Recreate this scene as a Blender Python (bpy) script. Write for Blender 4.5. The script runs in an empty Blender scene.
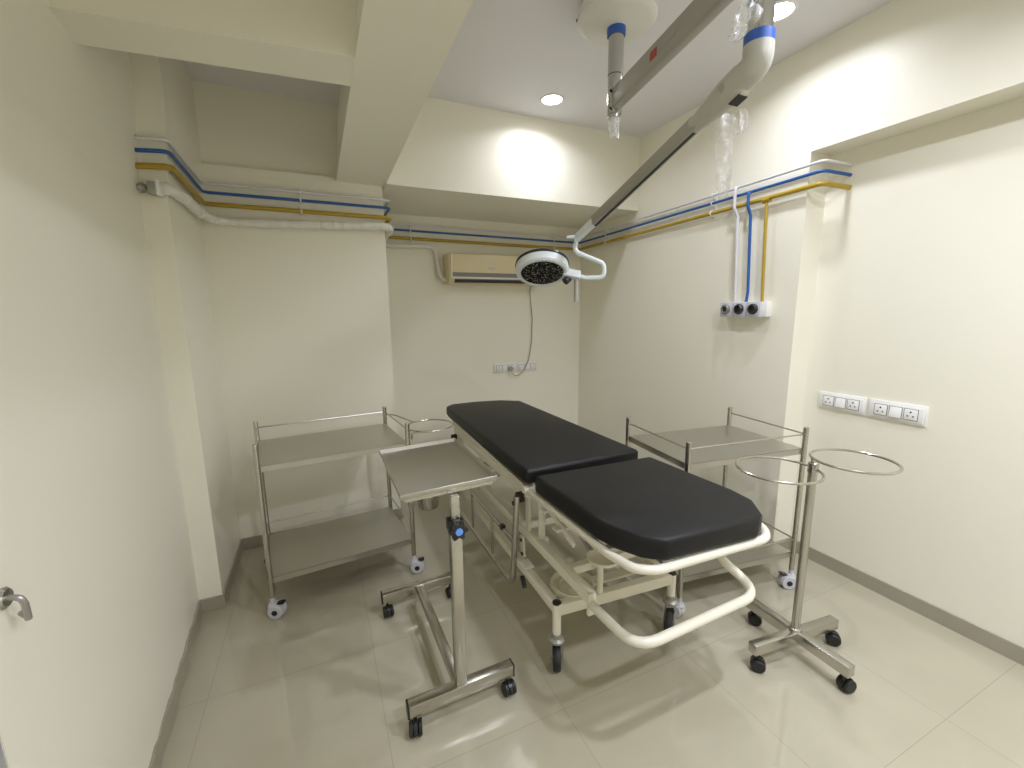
import bpy, math, random
from mathutils import Vector, Matrix
random.seed(7)
PI = math.pi
SC = bpy.context.scene
COL = SC.collection

# ------------------------------------------------------------------ materials
def new_mat(name, color, rough=0.5, metal=0.0, spec=0.5, var=0.0, vscale=6.0, bump=0.0, bscale=60.0,
            rvar=0.0, coat=0.0, emit=None, estr=0.0, stretch=None):
    m = bpy.data.materials.new(name); m.use_nodes = True
    nt = m.node_tree; b = nt.nodes['Principled BSDF']
    b.inputs['Base Color'].default_value = (*color, 1)
    b.inputs['Roughness'].default_value = rough
    b.inputs['Metallic'].default_value = metal
    b.inputs['Specular IOR Level'].default_value = spec
    b.inputs['Coat Weight'].default_value = coat
    tc = nt.nodes.new('ShaderNodeTexCoord')
    src = tc.outputs['Object']
    if stretch:
        mp = nt.nodes.new('ShaderNodeMapping'); mp.inputs['Scale'].default_value = stretch
        nt.links.new(src, mp.inputs['Vector']); src = mp.outputs['Vector']
    if var or rvar:
        n = nt.nodes.new('ShaderNodeTexNoise'); n.inputs['Scale'].default_value = vscale
        n.inputs['Detail'].default_value = 4
        nt.links.new(src, n.inputs['Vector'])
        if var:
            mx = nt.nodes.new('ShaderNodeMix'); mx.data_type = 'RGBA'
            mx.inputs[6].default_value = (*[c*(1-var) for c in color], 1)
            mx.inputs[7].default_value = (*[min(1, c*(1+var)) for c in color], 1)
            nt.links.new(n.outputs['Fac'], mx.inputs[0])
            nt.links.new(mx.outputs[2], b.inputs['Base Color'])
        if rvar:
            mr = nt.nodes.new('ShaderNodeMapRange')
            mr.inputs['To Min'].default_value = max(0.02, rough-rvar); mr.inputs['To Max'].default_value = rough+rvar
            nt.links.new(n.outputs['Fac'], mr.inputs['Value'])
            nt.links.new(mr.outputs['Result'], b.inputs['Roughness'])
    if bump:
        n2 = nt.nodes.new('ShaderNodeTexNoise'); n2.inputs['Scale'].default_value = bscale
        n2.inputs['Detail'].default_value = 3
        nt.links.new(src, n2.inputs['Vector'])
        bp = nt.nodes.new('ShaderNodeBump'); bp.inputs['Strength'].default_value = bump
        bp.inputs['Distance'].default_value = 0.002
        nt.links.new(n2.outputs['Fac'], bp.inputs['Height']); nt.links.new(bp.outputs['Normal'], b.inputs['Normal'])
    if emit:
        b.inputs['Emission Color'].default_value = (*emit, 1); b.inputs['Emission Strength'].default_value = estr
    return m

M = {}
M['paint'] = new_mat('cream_wall_paint', (0.845, 0.82, 0.71), 0.42, spec=0.4, var=0.012, vscale=1.5, bump=0.05, bscale=35)
M['ceil'] = new_mat('white_ceiling_paint', (0.78, 0.77, 0.79), 0.6, spec=0.3, var=0.01, vscale=2, bump=0.04, bscale=40)
M['skirt'] = new_mat('beige_skirting_tile', (0.36, 0.33, 0.26), 0.35, var=0.05, vscale=8)
M['steel'] = new_mat('brushed_stainless_steel', (0.53, 0.515, 0.47), 0.24, metal=1.0, var=0.03, vscale=14, rvar=0.06)
M['sheet'] = new_mat('stainless_sheet', (0.53, 0.52, 0.48), 0.32, metal=1.0, var=0.03, vscale=5, rvar=0.06, stretch=(1, 14, 1))
M['chrome'] = new_mat('polished_chrome', (0.52, 0.515, 0.49), 0.10, metal=1.0, rvar=0.03, vscale=10)
M['cream'] = new_mat('cream_powder_coat', (0.76, 0.73, 0.62), 0.32, var=0.02, vscale=9)
M['vinyl'] = new_mat('black_vinyl', (0.007, 0.007, 0.0075), 0.48, spec=0.32, var=0.15, vscale=4, bump=0.15, bscale=260, rvar=0.04)
M['rubber'] = new_mat('black_rubber', (0.012, 0.012, 0.013), 0.5, var=0.1)
M['blackpl'] = new_mat('black_plastic', (0.015, 0.015, 0.016), 0.35, var=0.1)
M['greymet'] = new_mat('grey_zinc_metal', (0.42, 0.42, 0.40), 0.4, metal=0.8, var=0.06)
M['lilac'] = new_mat('pale_lilac_grey_plastic', (0.60, 0.60, 0.66), 0.4, var=0.02)
M['white'] = new_mat('white_plastic', (0.82, 0.82, 0.80), 0.35, var=0.01)
M['whitemod'] = new_mat('white_switch_plastic', (0.86, 0.86, 0.86), 0.3, var=0.01)
M['lamp'] = new_mat('off_white_lamp_enamel', (0.72, 0.715, 0.66), 0.35, var=0.015)
M['armenamel'] = new_mat('grey_white_arm_enamel', (0.47, 0.465, 0.415), 0.35, var=0.015)
M['armgrey'] = new_mat('grey_anodised_arm', (0.40, 0.39, 0.35), 0.38, metal=0.55, var=0.03)
M['headwhite'] = new_mat('pale_blue_white_lamp_head', (0.70, 0.76, 0.78), 0.35, var=0.01)
M['bluering'] = new_mat('blue_plastic_ring', (0.03, 0.10, 0.42), 0.4, var=0.03)
M['bluecap'] = new_mat('bright_blue_knob_cap', (0.12, 0.32, 0.85), 0.4, var=0.02)
M['bluepipe'] = new_mat('blue_pipe_paint', (0.018, 0.10, 0.36), 0.35, var=0.06, vscale=12)
M['yelpipe'] = new_mat('yellow_pipe_paint', (0.42, 0.285, 0.02), 0.35, var=0.06, vscale=12)
M['whitepipe'] = new_mat('white_pipe_paint', (0.68, 0.67, 0.69), 0.35, var=0.03, vscale=12)
M['wrap'] = new_mat('white_insulation_tape', (0.76, 0.75, 0.69), 0.55, var=0.06, vscale=25, bump=0.5, bscale=45)
M['acbeige'] = new_mat('beige_air_conditioner_plastic', (0.72, 0.625, 0.40), 0.3, var=0.015)
M['acgrey'] = new_mat('grey_air_conditioner_band', (0.20, 0.19, 0.17), 0.35, var=0.03)
M['dark'] = new_mat('dark_slot', (0.02, 0.018, 0.016), 0.6, var=0.05)
M['cable'] = new_mat('beige_grey_cable', (0.38, 0.35, 0.28), 0.5, var=0.04)
M['red'] = new_mat('red_sticker', (0.40, 0.05, 0.035), 0.5, var=0.1)
M['greyjamb'] = new_mat('grey_door_jamb_paint', (0.36, 0.36, 0.37), 0.5, var=0.03)
M['lampglow'] = new_mat('downlight_diffuser', (0.9, 0.9, 0.9), 0.4, emit=(1.0, 0.97, 0.93), estr=16)

def tile_floor():
    m = bpy.data.materials.new('glossy_beige_floor_tile'); m.use_nodes = True
    nt = m.node_tree; b = nt.nodes['Principled BSDF']
    tc = nt.nodes.new('ShaderNodeTexCoord')
    mp = nt.nodes.new('ShaderNodeMapping')
    mp.inputs['Location'].default_value = (0.51 + 0.6275*6, -0.58 + 0.6275*8, 0)
    nt.links.new(tc.outputs['Object'], mp.inputs['Vector'])
    br = nt.nodes.new('ShaderNodeTexBrick')
    br.offset = 0; br.offset_frequency = 1; br.squash = 1
    br.inputs['Scale'].default_value = 1
    br.inputs['Mortar Size'].default_value = 0.0011
    br.inputs['Mortar Smooth'].default_value = 0.2
    br.inputs['Brick Width'].default_value = 0.6275
    br.inputs['Row Height'].default_value = 0.6275
    br.inputs['Color1'].default_value = (0.465, 0.432, 0.33, 1)
    br.inputs['Color2'].default_value = (0.45, 0.418, 0.317, 1)
    br.inputs['Mortar'].default_value = (0.335, 0.308, 0.228, 1)
    nt.links.new(mp.outputs['Vector'], br.inputs['Vector'])
    n = nt.nodes.new('ShaderNodeTexNoise'); n.inputs['Scale'].default_value = 2.2; n.inputs['Detail'].default_value = 5
    nt.links.new(tc.outputs['Object'], n.inputs['Vector'])
    mx = nt.nodes.new('ShaderNodeMix'); mx.data_type = 'RGBA'; mx.blend_type = 'MULTIPLY'
    mx.inputs[0].default_value = 1
    cr = nt.nodes.new('ShaderNodeValToRGB')
    cr.color_ramp.elements[0].position = 0.3; cr.color_ramp.elements[0].color = (0.90, 0.90, 0.89, 1)
    cr.color_ramp.elements[1].position = 0.7; cr.color_ramp.elements[1].color = (1, 1, 1, 1)
    nt.links.new(n.outputs['Fac'], cr.inputs['Fac'])
    nt.links.new(br.outputs['Color'], mx.inputs[6]); nt.links.new(cr.outputs['Color'], mx.inputs[7])
    nt.links.new(mx.outputs[2], b.inputs['Base Color'])
    mr = nt.nodes.new('ShaderNodeMapRange'); mr.inputs['To Min'].default_value = 0.05; mr.inputs['To Max'].default_value = 0.11
    nt.links.new(n.outputs['Fac'], mr.inputs['Value']); nt.links.new(mr.outputs['Result'], b.inputs['Roughness'])
    b.inputs['Specular IOR Level'].default_value = 0.85
    return m
M['floor'] = tile_floor()

def film_mat():
    m = bpy.data.materials.new('clear_plastic_film'); m.use_nodes = True
    nt = m.node_tree; b = nt.nodes['Principled BSDF']
    b.inputs['Base Color'].default_value = (0.92, 0.93, 0.95, 1); b.inputs['Roughness'].default_value = 0.15
    tc = nt.nodes.new('ShaderNodeTexCoord')
    n = nt.nodes.new('ShaderNodeTexNoise'); n.inputs['Scale'].default_value = 22; n.inputs['Detail'].default_value = 2
    nt.links.new(tc.outputs['Object'], n.inputs['Vector'])
    mr = nt.nodes.new('ShaderNodeMapRange'); mr.inputs['From Min'].default_value = 0.42; mr.inputs['From Max'].default_value = 0.75
    mr.inputs['To Min'].default_value = 0.08; mr.inputs['To Max'].default_value = 0.50
    nt.links.new(n.outputs['Fac'], mr.inputs['Value']); nt.links.new(mr.outputs['Result'], b.inputs['Alpha'])
    bp = nt.nodes.new('ShaderNodeBump'); bp.inputs['Strength'].default_value = 0.8; bp.inputs['Distance'].default_value = 0.01
    nt.links.new(n.outputs['Fac'], bp.inputs['Height']); nt.links.new(bp.outputs['Normal'], b.inputs['Normal'])
    return m
M['film'] = film_mat()

def led_mat():
    m = bpy.data.materials.new('black_led_lens_array'); m.use_nodes = True
    nt = m.node_tree; b = nt.nodes['Principled BSDF']
    tc = nt.nodes.new('ShaderNodeTexCoord')
    v = nt.nodes.new('ShaderNodeTexVoronoi'); v.inputs['Scale'].default_value = 95
    nt.links.new(tc.outputs['Object'], v.inputs['Vector'])
    cr = nt.nodes.new('ShaderNodeValToRGB')
    cr.color_ramp.elements[0].position = 0.16; cr.color_ramp.elements[0].color = (0.40, 0.39, 0.33, 1)
    cr.color_ramp.elements[1].position = 0.42; cr.color_ramp.elements[1].color = (0.012, 0.012, 0.012, 1)
    nt.links.new(v.outputs['Distance'], cr.inputs['Fac'])
    nt.links.new(cr.outputs['Color'], b.inputs['Base Color'])
    b.inputs['Roughness'].default_value = 0.25
    return m
M['led'] = led_mat()

# ------------------------------------------------------------------ mesh builder
def V(*a): return Vector(a)

def fillet(pts, r, n=6, closed=False):
    pts = [Vector(p) for p in pts]; out = []
    N = len(pts)
    rng = range(N) if closed else range(1, N-1)
    if not closed: out.append(pts[0])
    for i in rng:
        p, a, c = pts[i], pts[(i-1) % N], pts[(i+1) % N]
        u = (a-p); w = (c-p); lu, lw = u.length, w.length
        u.normalize(); w.normalize()
        ang = u.angle(w)
        if ang > PI-0.02: out.append(p); continue
        d = min(r/math.tan(ang/2), lu*0.49, lw*0.49)
        s, e = p+u*d, p+w*d
        for k in range(n+1):
            t = k/n
            out.append(s*(1-t)**2 + p*2*t*(1-t) + e*t*t)
    if not closed: out.append(pts[-1])
    return out

class MB:
    def __init__(self): self.v = []; self.f = []
    def add(self, vs, fs):
        o = len(self.v); self.v += [Vector(p) for p in vs]; self.f += [[i+o for i in f] for f in fs]; return self
    def box(self, x0, y0, z0, x1, y1, z1, mat=None):
        vs = [V(x, y, z) for z in (z0, z1) for y in (y0, y1) for x in (x0, x1)]
        if mat: vs = [mat @ p for p in vs]
        return self.add(vs, [[0, 2, 3, 1], [4, 5, 7, 6], [0, 1, 5, 4], [2, 6, 7, 3], [0, 4, 6, 2], [1, 3, 7, 5]])
    def bar(self, p0, p1, w, h, up=(0, 0, 1)):
        p0, p1 = Vector(p0), Vector(p1); d = (p1-p0).normalized(); up = Vector(up)
        s = d.cross(up).normalized(); u = s.cross(d).normalized()
        vs = []
        for p in (p0, p1):
            for a, b in ((-1, -1), (1, -1), (1, 1), (-1, 1)): vs.append(p + s*(a*w/2) + u*(b*h/2))
        return self.add(vs, [[0, 1, 2, 3], [7, 6, 5, 4], [0, 4, 5, 1], [1, 5, 6, 2], [2, 6, 7, 3], [3, 7, 4, 0]])
    def tube(self, pts, r, n=12, closed=False, fil=0, caps=True, r_end=None):
        pts = [Vector(p) for p in pts]
        if fil: pts = fillet(pts, fil, closed=closed)
        q = [pts[0]]
        for p in pts[1:]:
            if (p-q[-1]).length > 1e-5: q.append(p)
        if closed and (q[0]-q[-1]).length < 1e-5: q.pop()
        pts = q; N = len(pts)
        tang = []
        for i in range(N):
            if closed: t = pts[(i+1) % N]-pts[i-1]
            else: t = pts[min(i+1, N-1)]-pts[max(i-1, 0)]
            tang.append(t.normalized())
        ref = V(0, 0, 1) if abs(tang[0].z) < 0.9 else V(1, 0, 0)
        nrm = tang[0].cross(ref).normalized(); vs = []; fs = []
        for i in range(N):
            t = tang[i]; nrm = (nrm - t*nrm.dot(t)).normalized(); b = t.cross(nrm)
            if not hasattr(r, '__len__'):
                rr = r if r_end is None else r + (r_end-r)*i/(N-1)
            else: rr = r[i]
            # keep mitred width on bends
            for k in range(n):
                a = 2*PI*k/n
                vs.append(pts[i] + (nrm*math.cos(a) + b*math.sin(a))*rr)
        M_ = N if closed else N-1
        if closed:   # align seam
            best = min(range(n), key=lambda s: (vs[s]-( vs[(N-1)*n] )).length)
        else: best = 0
        for i in range(M_):
            j = (i+1) % N; off = best if (closed and j == 0) else 0
            for k in range(n):
                fs.append([i*n+k, i*n+(k+1) % n, j*n+(k+1+off) % n, j*n+(k+off) % n])
        if caps and not closed:
            fs.append(list(range(n))[::-1]); fs.append([(N-1)*n+k for k in range(n)])
        return self.add(vs, fs)
    def cyl(self, p0, p1, r0, r1=None, n=20):
        return self.tube([p0, p1], r0, n=n, r_end=r1 if r1 is not None else r0)
    def lathe(self, prof, mat=None, n=32, close=False):
        vs = []; fs = []; P = len(prof)
        for (r, z) in prof:
            for k in range(n):
                a = 2*PI*k/n; p = V(r*math.cos(a), r*math.sin(a), z); vs.append(mat @ p if mat else p)
        for i in range(P-1 if not close else P):
            j = (i+1) % P
            for k in range(n): fs.append([i*n+k, i*n+(k+1) % n, j*n+(k+1) % n, j*n+k])
        if not close:
            if prof[0][0] > 1e-6: fs.append(list(range(n))[::-1])
            if prof[-1][0] > 1e-6: fs.append([(P-1)*n+k for k in range(n)])
        return self.add(vs, fs)
    def prism(self, outline, z0, z1, mat=None):
        n = len(outline)
        vs = [V(x, y, z0) for x, y in outline] + [V(x, y, z1) for x, y in outline]
        if mat: vs = [mat @ p for p in vs]
        fs = [list(range(n))[::-1], list(range(n, 2*n))] + [[i, (i+1) % n, n+(i+1) % n, n+i] for i in range(n)]
        return self.add(vs, fs)
    def build(self, name, mat, parent=None, smooth=35, bevel=0, bseg=2, off=None):
        me = bpy.data.meshes.new(name)
        inv = None
        if parent is not None:
            bpy.context.view_layer.update()
            if off is None: off = world_of(parent)
            inv = off.inverted()
        me.from_pydata([tuple(inv @ p) if inv else tuple(p) for p in self.v], [], self.f)
        me.validate(); me.update()
        import bmesh
        bm = bmesh.new(); bm.from_mesh(me)
        bmesh.ops.remove_doubles(bm, verts=bm.verts, dist=1e-6)
        bmesh.ops.recalc_face_normals(bm, faces=bm.faces)
        if bevel:
            ed = [e for e in bm.edges if len(e.link_faces) == 2 and e.calc_face_angle(0) > 0.6]
            bmesh.ops.bevel(bm, geom=ed, offset=bevel, segments=bseg, profile=0.5, affect='EDGES', clamp_overlap=True)
        bm.to_mesh(me); bm.free()
        if smooth:
            for p in me.polygons: p.use_smooth = True
            me.set_sharp_from_angle(angle=math.radians(smooth))
        me.materials.append(mat)
        o = bpy.data.objects.new(name, me); COL.objects.link(o)
        if parent is not None: o.parent = parent
        return o

def world_of(o):
    m = o.matrix_basis.copy()
    while o.parent: o = o.parent; m = o.matrix_basis @ m
    return m

def tag(o, label=None, cat=None, group=None, kind=None):
    if label: o['label'] = label
    if cat: o['category'] = cat
    if group: o['group'] = group
    if kind: o['kind'] = kind
    return o
def thing(name, loc, label, cat, rz=0, group=None):
    o = bpy.data.objects.new(name, None); COL.objects.link(o)
    o.location = loc; o.rotation_euler = (0, 0, rz); o.empty_display_size = 0.1
    return tag(o, label, cat, group)
def kids(o): return [c for c in bpy.data.objects if c.parent == o]
def copy_tree(o, parent=None):
    c = o.copy(); COL.objects.link(c)
    if parent is not None: c.parent = parent
    for ch in kids(o): copy_tree(ch, c)
    return c
def struct(name, mb, mat, **k):
    return tag(mb.build(name, mat, smooth=0, **k), kind='structure')
def rotz(a): return Matrix.Rotation(a, 4, 'Z')
def T(x, y, z): return Matrix.Translation((x, y, z))

# ------------------------------------------------------------------ room shell (metres, camera above the origin)
XL, XR, XR2 = -0.65, 2.455, 2.615      # left wall, projecting right wall, recessed right wall
YB, YA, YP = 3.76, 3.05, 2.45          # back wall, alcove wall, left pillar front
YR = 1.57                              # where the right wall steps back
ZC, ZB = 2.845, 2.31                   # ceiling, beam soffit
YN = -2.3                              # wall behind the viewer
struct('floor', MB().box(XL-.15, YN-.15, -.1, XR2+.15, YB+.15, 0), M['floor'])
def xl(y): return -.655 + .058*(2.45-y) if y < 2.45 else -.655     # the left wall is not quite square
def lean(mb):            # plaster thickens above the pipes
    mb.v = [V(p.x+.034, p.y, p.z) if (p.z > 2.25 and p.x > -.74) else p for p in mb.v]; return mb
def stacked(outline, zs):
    mb = MB(); n = len(outline); vs = []; fs = []
    for z in zs: vs += [V(x, y, z) for x, y in outline]
    for i in range(len(zs)-1):
        for k in range(n): fs.append([i*n+k, i*n+(k+1) % n, (i+1)*n+(k+1) % n, (i+1)*n+k])
    fs += [list(range(n))[::-1], [(len(zs)-1)*n+k for k in range(n)]]
    return mb.add(vs, fs)
struct('wall_left', lean(stacked([(-.82, YN), (xl(YN), YN), (xl(2.45), 2.45), (-.655, YB), (-.82, YB)], (0, 2.0, 2.4, ZC+.1))), M['paint'])
struct('pillar_left', lean(stacked([(-.76, YP), (-.555, YP), (-.555, YA+.1), (-.76, YA+.1)], (0, 2.0, 2.4, 2.80))), M['paint'])
mb = MB().box(-.555, YA, 0, .46, YB+.1, 2.335).box(-.555, YA+.045, 2.335, .46, YB+.1, 2.80)
struct('wall_alcove', mb, M['paint'])
struct('wall_back', MB().box(.46, YB, 0, XR+.1, YB+.1, ZC+.1), M['paint'])
struct('wall_right', MB().box(XR, YR, 0, XR2+.12, YB+.1, ZC+.1), M['paint'])
struct('wall_right_recess', MB().box(XR2, YN, 0, XR2+.12, YR, ZC+.1), M['paint'])
struct('beam_right', MB().box(XR, YN, 2.315, XR2, YR, ZC+.1), M['paint'])
struct('wall_rear', MB().box(XL-.12, YN-.1, 0, XR2+.12, YN, ZC+.1), M['paint'])
struct('ceiling', MB().box(.47, YN, ZC, XR, 2.93, ZC+.1), M['ceil'])
struct('ceiling_recess', MB().box(-.70, YN, 2.77, .26, YB, 2.87), M['ceil'])
struct('bulkhead_back', MB().box(.47, 2.93, 2.295, XR, YB, ZC+.1), M['paint'])
bl_ = MB().prism([(.18, YN), (.385, YN), (.475, YA+.02), (.475, YB), (.18, YB)], ZB, ZC+.1)
bl_.v = [V(p.x+.065, p.y, p.z) if (p.z > 2.5 and p.x < .2) else p for p in bl_.v]     # sloped plaster side
struct('beam_long', bl_, M['paint'])
struct('beam_cross', MB().prism([(XL-.03, 1.69), (.245, 1.600), (.245, 1.797), (XL-.03, 1.868)], ZB+.0015, 2.80), M['paint'])
# skirting
struct('baseboard_right', MB().box(XR2-.009, YN, 0, XR2, YR, .076).box(XR, YR-.009, 0, XR2-.009, YR, .076), M['skirt'])
struct('baseboard_right_far', MB().box(XR-.009, YR-.009, 0, XR, YB, .076), M['skirt'])
struct('baseboard_back', MB().box(.469, YB-.009, 0, XR-.009, YB, .076), M['skirt'])
struct('baseboard_alcove', MB().box(-.546, YA-.009, 0, .469, YA, .076).box(.46, YA, 0, .469, YB-.009, .076), M['skirt'])
mb = MB(); ys = [YN+.02*k for k in range(int((YP-YN)/.02)+1)]
prev = None
for i, y in enumerate(ys):      # hand-cut uneven left skirting
    h = .074 + .006*math.sin(i*0.9)*math.sin(i*.31) + .004*random.random()
    w = .012 + .004*math.sin(i*.47)
    xw = xl(y); cur = (V(xw-.01, y, 0), V(xw+w, y, 0), V(xw+w*.8, y, h), V(xw-.01, y, h))
    if prev: mb.add(list(prev)+list(cur), [[0, 4, 5, 1], [1, 5, 6, 2], [2, 6, 7, 3]])
    prev = cur
struct('baseboard_left', mb, M['skirt'])
struct('baseboard_pillar', MB().box(-.66, YP-.010, 0, -.546, YP, .072).box(-.555, YP, 0, -.546, YA-.009, .075), M['skirt'])

# door leaf folded against the left wall, with its lever handle, and the grey jamb beside it
struct('door_1', MB().prism([(xl(.955)-.005, .955), (xl(.955)+.006, .955), (xl(1.75)+.006, 1.75), (xl(1.75)-.005, 1.75)], .10, 2.02), M['paint'])
struct('trim_1', MB().prism([(xl(.80)-.005, .80), (xl(.80)+.009, .80), (xl(.945)+.009, .945), (xl(.945)-.005, .945)], 0, 2.06), M['greyjamb'])
HX, HY, HZ = xl(1.035)+.006, 1.035, .990
h = thing('door_handle', (HX, HY, HZ), 'small chrome lever handle on the left wall at the picture edge', 'door handle')
mb = MB().lathe([(.0, .0), (.020, .0), (.020, .005), (.016, .009), (.0, .010)], T(HX, HY, HZ) @ Matrix.Rotation(PI/2, 4, 'Y'), 24)
mb.build('rose', M['chrome'], h)
MB().tube([(HX+.006, HY, HZ), (HX+.026, HY-.002, HZ-.004), (HX+.028, HY+.001, HZ-.020), (HX+.024, HY+.010, HZ-.056)], .0055, 10, fil=.012).build('lever', M['greymet'], h)
MB().tube([(HX+.024, HY+.008, HZ-.050), (HX+.010, HY+.020, HZ-.046)], .005, 8).build('catch', M['greymet'], h)

# ------------------------------------------------------------------ ceiling downlights
LIGHTS = [(1.497, 2.652), (2.042, 1.52), (1.497, .42), (2.042, -.75), (.95, -.75)]  # last two are unseen, added behind the viewer to flatten the lighting
dl0 = None
dl_labels = ['round white recessed downlight near the back bulkhead', 'round glowing downlight beside the lamp arm joint and right wall',
             'round recessed ceiling downlight in front of the lamp mount', 'unseen round downlight added for fill behind the viewer near the right wall',
             'unseen round downlight added for fill behind the viewer near the long beam']
for i, (x, y) in enumerate(LIGHTS):
    if dl0 is None:
        d = dl0 = thing('ceiling_downlight', (x, y, ZC), '', 'ceiling light', 0, 'recessed ceiling downlights')
        MB().lathe([(.078, 0), (.080, -.004), (.074, -.008), (.064, -.006), (.064, 0)], T(x, y, ZC), 40, close=True).build('trim_ring', M['white'], d)
        MB().lathe([(.0, -.004), (.05, -.004), (.064, -.003), (.064, -.001), (.0, -.001)], T(x, y, ZC), 40).build('diffuser', M['lampglow'], d)
    else:
        d = copy_tree(dl0); d.location = (x, y, ZC)
    d['label'] = dl_labels[i]
    L = bpy.data.lights.new('downlight_lamp', 'AREA'); L.shape = 'DISK'; L.size = .12
    L.energy = [4.6, 6.4, 19, 19, 21][i]; L.color = (.95, .985, 1.11); L.spread = math.radians(152)
    lo = bpy.data.objects.new('downlight_lamp', L); COL.objects.link(lo); lo.location = (x, y, ZC-.012)

# ------------------------------------------------------------------ casters (built at the origin, stem on z axis)
def caster_twin(parent, loc, rz, R=.025, w=.044, mat='blackpl', H=.075, name='caster', hub=None):
    """small twin-wheel furniture caster: hood, stem, two wheels"""
    Mx = T(*loc) @ rotz(rz)
    mb = MB()
    mb.cyl(Mx @ V(0, 0, R*1.6), Mx @ V(0, 0, H), .006, n=12)
    pts = [(.0+R*1.06*math.cos(a)+.014, R+R*1.06*math.sin(a)) for a in [PI*k/12*1.15-.25 for k in range(13)]]
    n = len(pts)
    a = [Mx @ V(px, -w*.16, pz) for px, pz in pts]; b = [Mx @ V(px, w*.16, pz) for px, pz in pts]
    mb.add(a+b, [list(range(n)), list(range(n, 2*n))[::-1]] + [[i, (i+1) % n, n+(i+1) % n, n+i] for i in range(n)])
    c = mb.build(name, M[mat], parent, smooth=40)
    for s in (-1, 1):
        y0, y1 = sorted((s*w*.18, s*w*.5))
        prof = [(0, y0), (R*.9, y0), (R, y0+.003), (R, y1-.004), (R*.86, y1), (R*.35, y1+.001), (0, y1+.001)]
        wm = MB().lathe(prof, Mx @ T(.014, 0, R) @ Matrix.Rotation(PI/2, 4, 'X') , 24)
        wm.build('wheel', M['rubber' if mat != 'lilac' else 'lilac'], c)
    return c
def caster_hooded(parent, loc, rz, H=.11):
    """lilac-grey castor with round side covers, black hub and brake tab, as on the trolleys"""
    R = .036
    Mx = T(*loc) @ rotz(rz)
    mb = MB()
    mb.cyl(Mx @ V(0, 0, R*1.5), Mx @ V(0, 0, H), .011, n=14)
    mb.lathe([(.0, R*1.55), (.024, R*1.5), (.026, R*1.75), (.018, R*2.15), (0, R*2.2)], Mx, 20)
    ang = [PI*k/14*1.25-.5 for k in range(15)]
    pts = [(.016+R*1.10*math.cos(a), R+R*1.10*math.sin(a)) for a in ang]; n = len(pts)
    a = [Mx @ V(px, -.017, pz) for px, pz in pts]; b = [Mx @ V(px, .017, pz) for px, pz in pts]
    mb.add(a+b, [list(range(n)), list(range(n, 2*n))[::-1]] + [[i, (i+1) % n, n+(i+1) % n, n+i] for i in range(n)])
    c = mb.build('caster', M['lilac'], parent, smooth=40)
    for s in (-1, 1):
        y0, y1 = sorted((s*.010, s*.029))
        wheel = MB().lathe([(0, y0), (R*.94, y0), (R, y0+.003), (R, y1-.004), (R*.9, y1), (0, y1+.001)], Mx @ T(.016, 0, R) @ Matrix.Rotation(PI/2, 4, 'X'), 28)
        wo = wheel.build('wheel', M['lilac'], c)
        y2 = s*.0315
        y0, y1 = sorted((s*.028, y2))
        MB().lathe([(0, y0), (R*.40, y0), (R*.38, y1), (0, y1)], Mx @ T(.016, 0, R) @ Matrix.Rotation(PI/2, 4, 'X'), 18).build('hub', M['blackpl'], c)
    MB().box(.030, -.016, R*1.75, .068, .016, R*1.98, Mx @ Matrix.Rotation(-.15, 4, 'Y')).build('brake_pedal', M['blackpl'], c, bevel=.003)
    return c
def caster_fork(parent, loc, rz, H=.15, tr=.024, R=.056):
    """hospital bed caster: zinc yoke and black rubber wheel"""
    Mx = T(*loc) @ rotz(rz)
    mb = MB()
    mb.lathe([(0, H-.024), (.034, H-.024), (.035, H-.014), (.026, H-.004), (.026, H+.012), (0, H+.012)], Mx, 24)
    for s in (-1, 1):
        mb.prism([(-.024, H-.02), (.026, H-.02), (tr+.016, R+.012), (tr+.012, R-.016), (tr-.008, R-.016), (-.004, R+.02)], s*.024-.002, s*.024+.002,
                 Mx @ Matrix.Rotation(PI/2, 4, 'X'))
    mb.cyl(Mx @ V(tr, -.030, R), Mx @ V(tr, .030, R), .006, n=10)
    c = mb.build('caster', M['greymet'], parent, smooth=40)
    w = MB().lathe([(0, -.014), (R*.62, -.014), (R*.68, -.016), (R*.93, -.016), (R, -.009), (R, .009), (R*.93, .016), (R*.68, .016), (R*.62, .014), (0, .014)],
                   Mx @ T(tr, 0, R) @ Matrix.Rotation(PI/2, 4, 'X'), 32)
    w.build('wheel', M['rubber'], c)
    MB().box(-.050, -.014, R*1.15, -.020, .014, R*1.3, Mx).build('brake_pedal', M['greymet'], c, bevel=.002)
    return c

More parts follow.
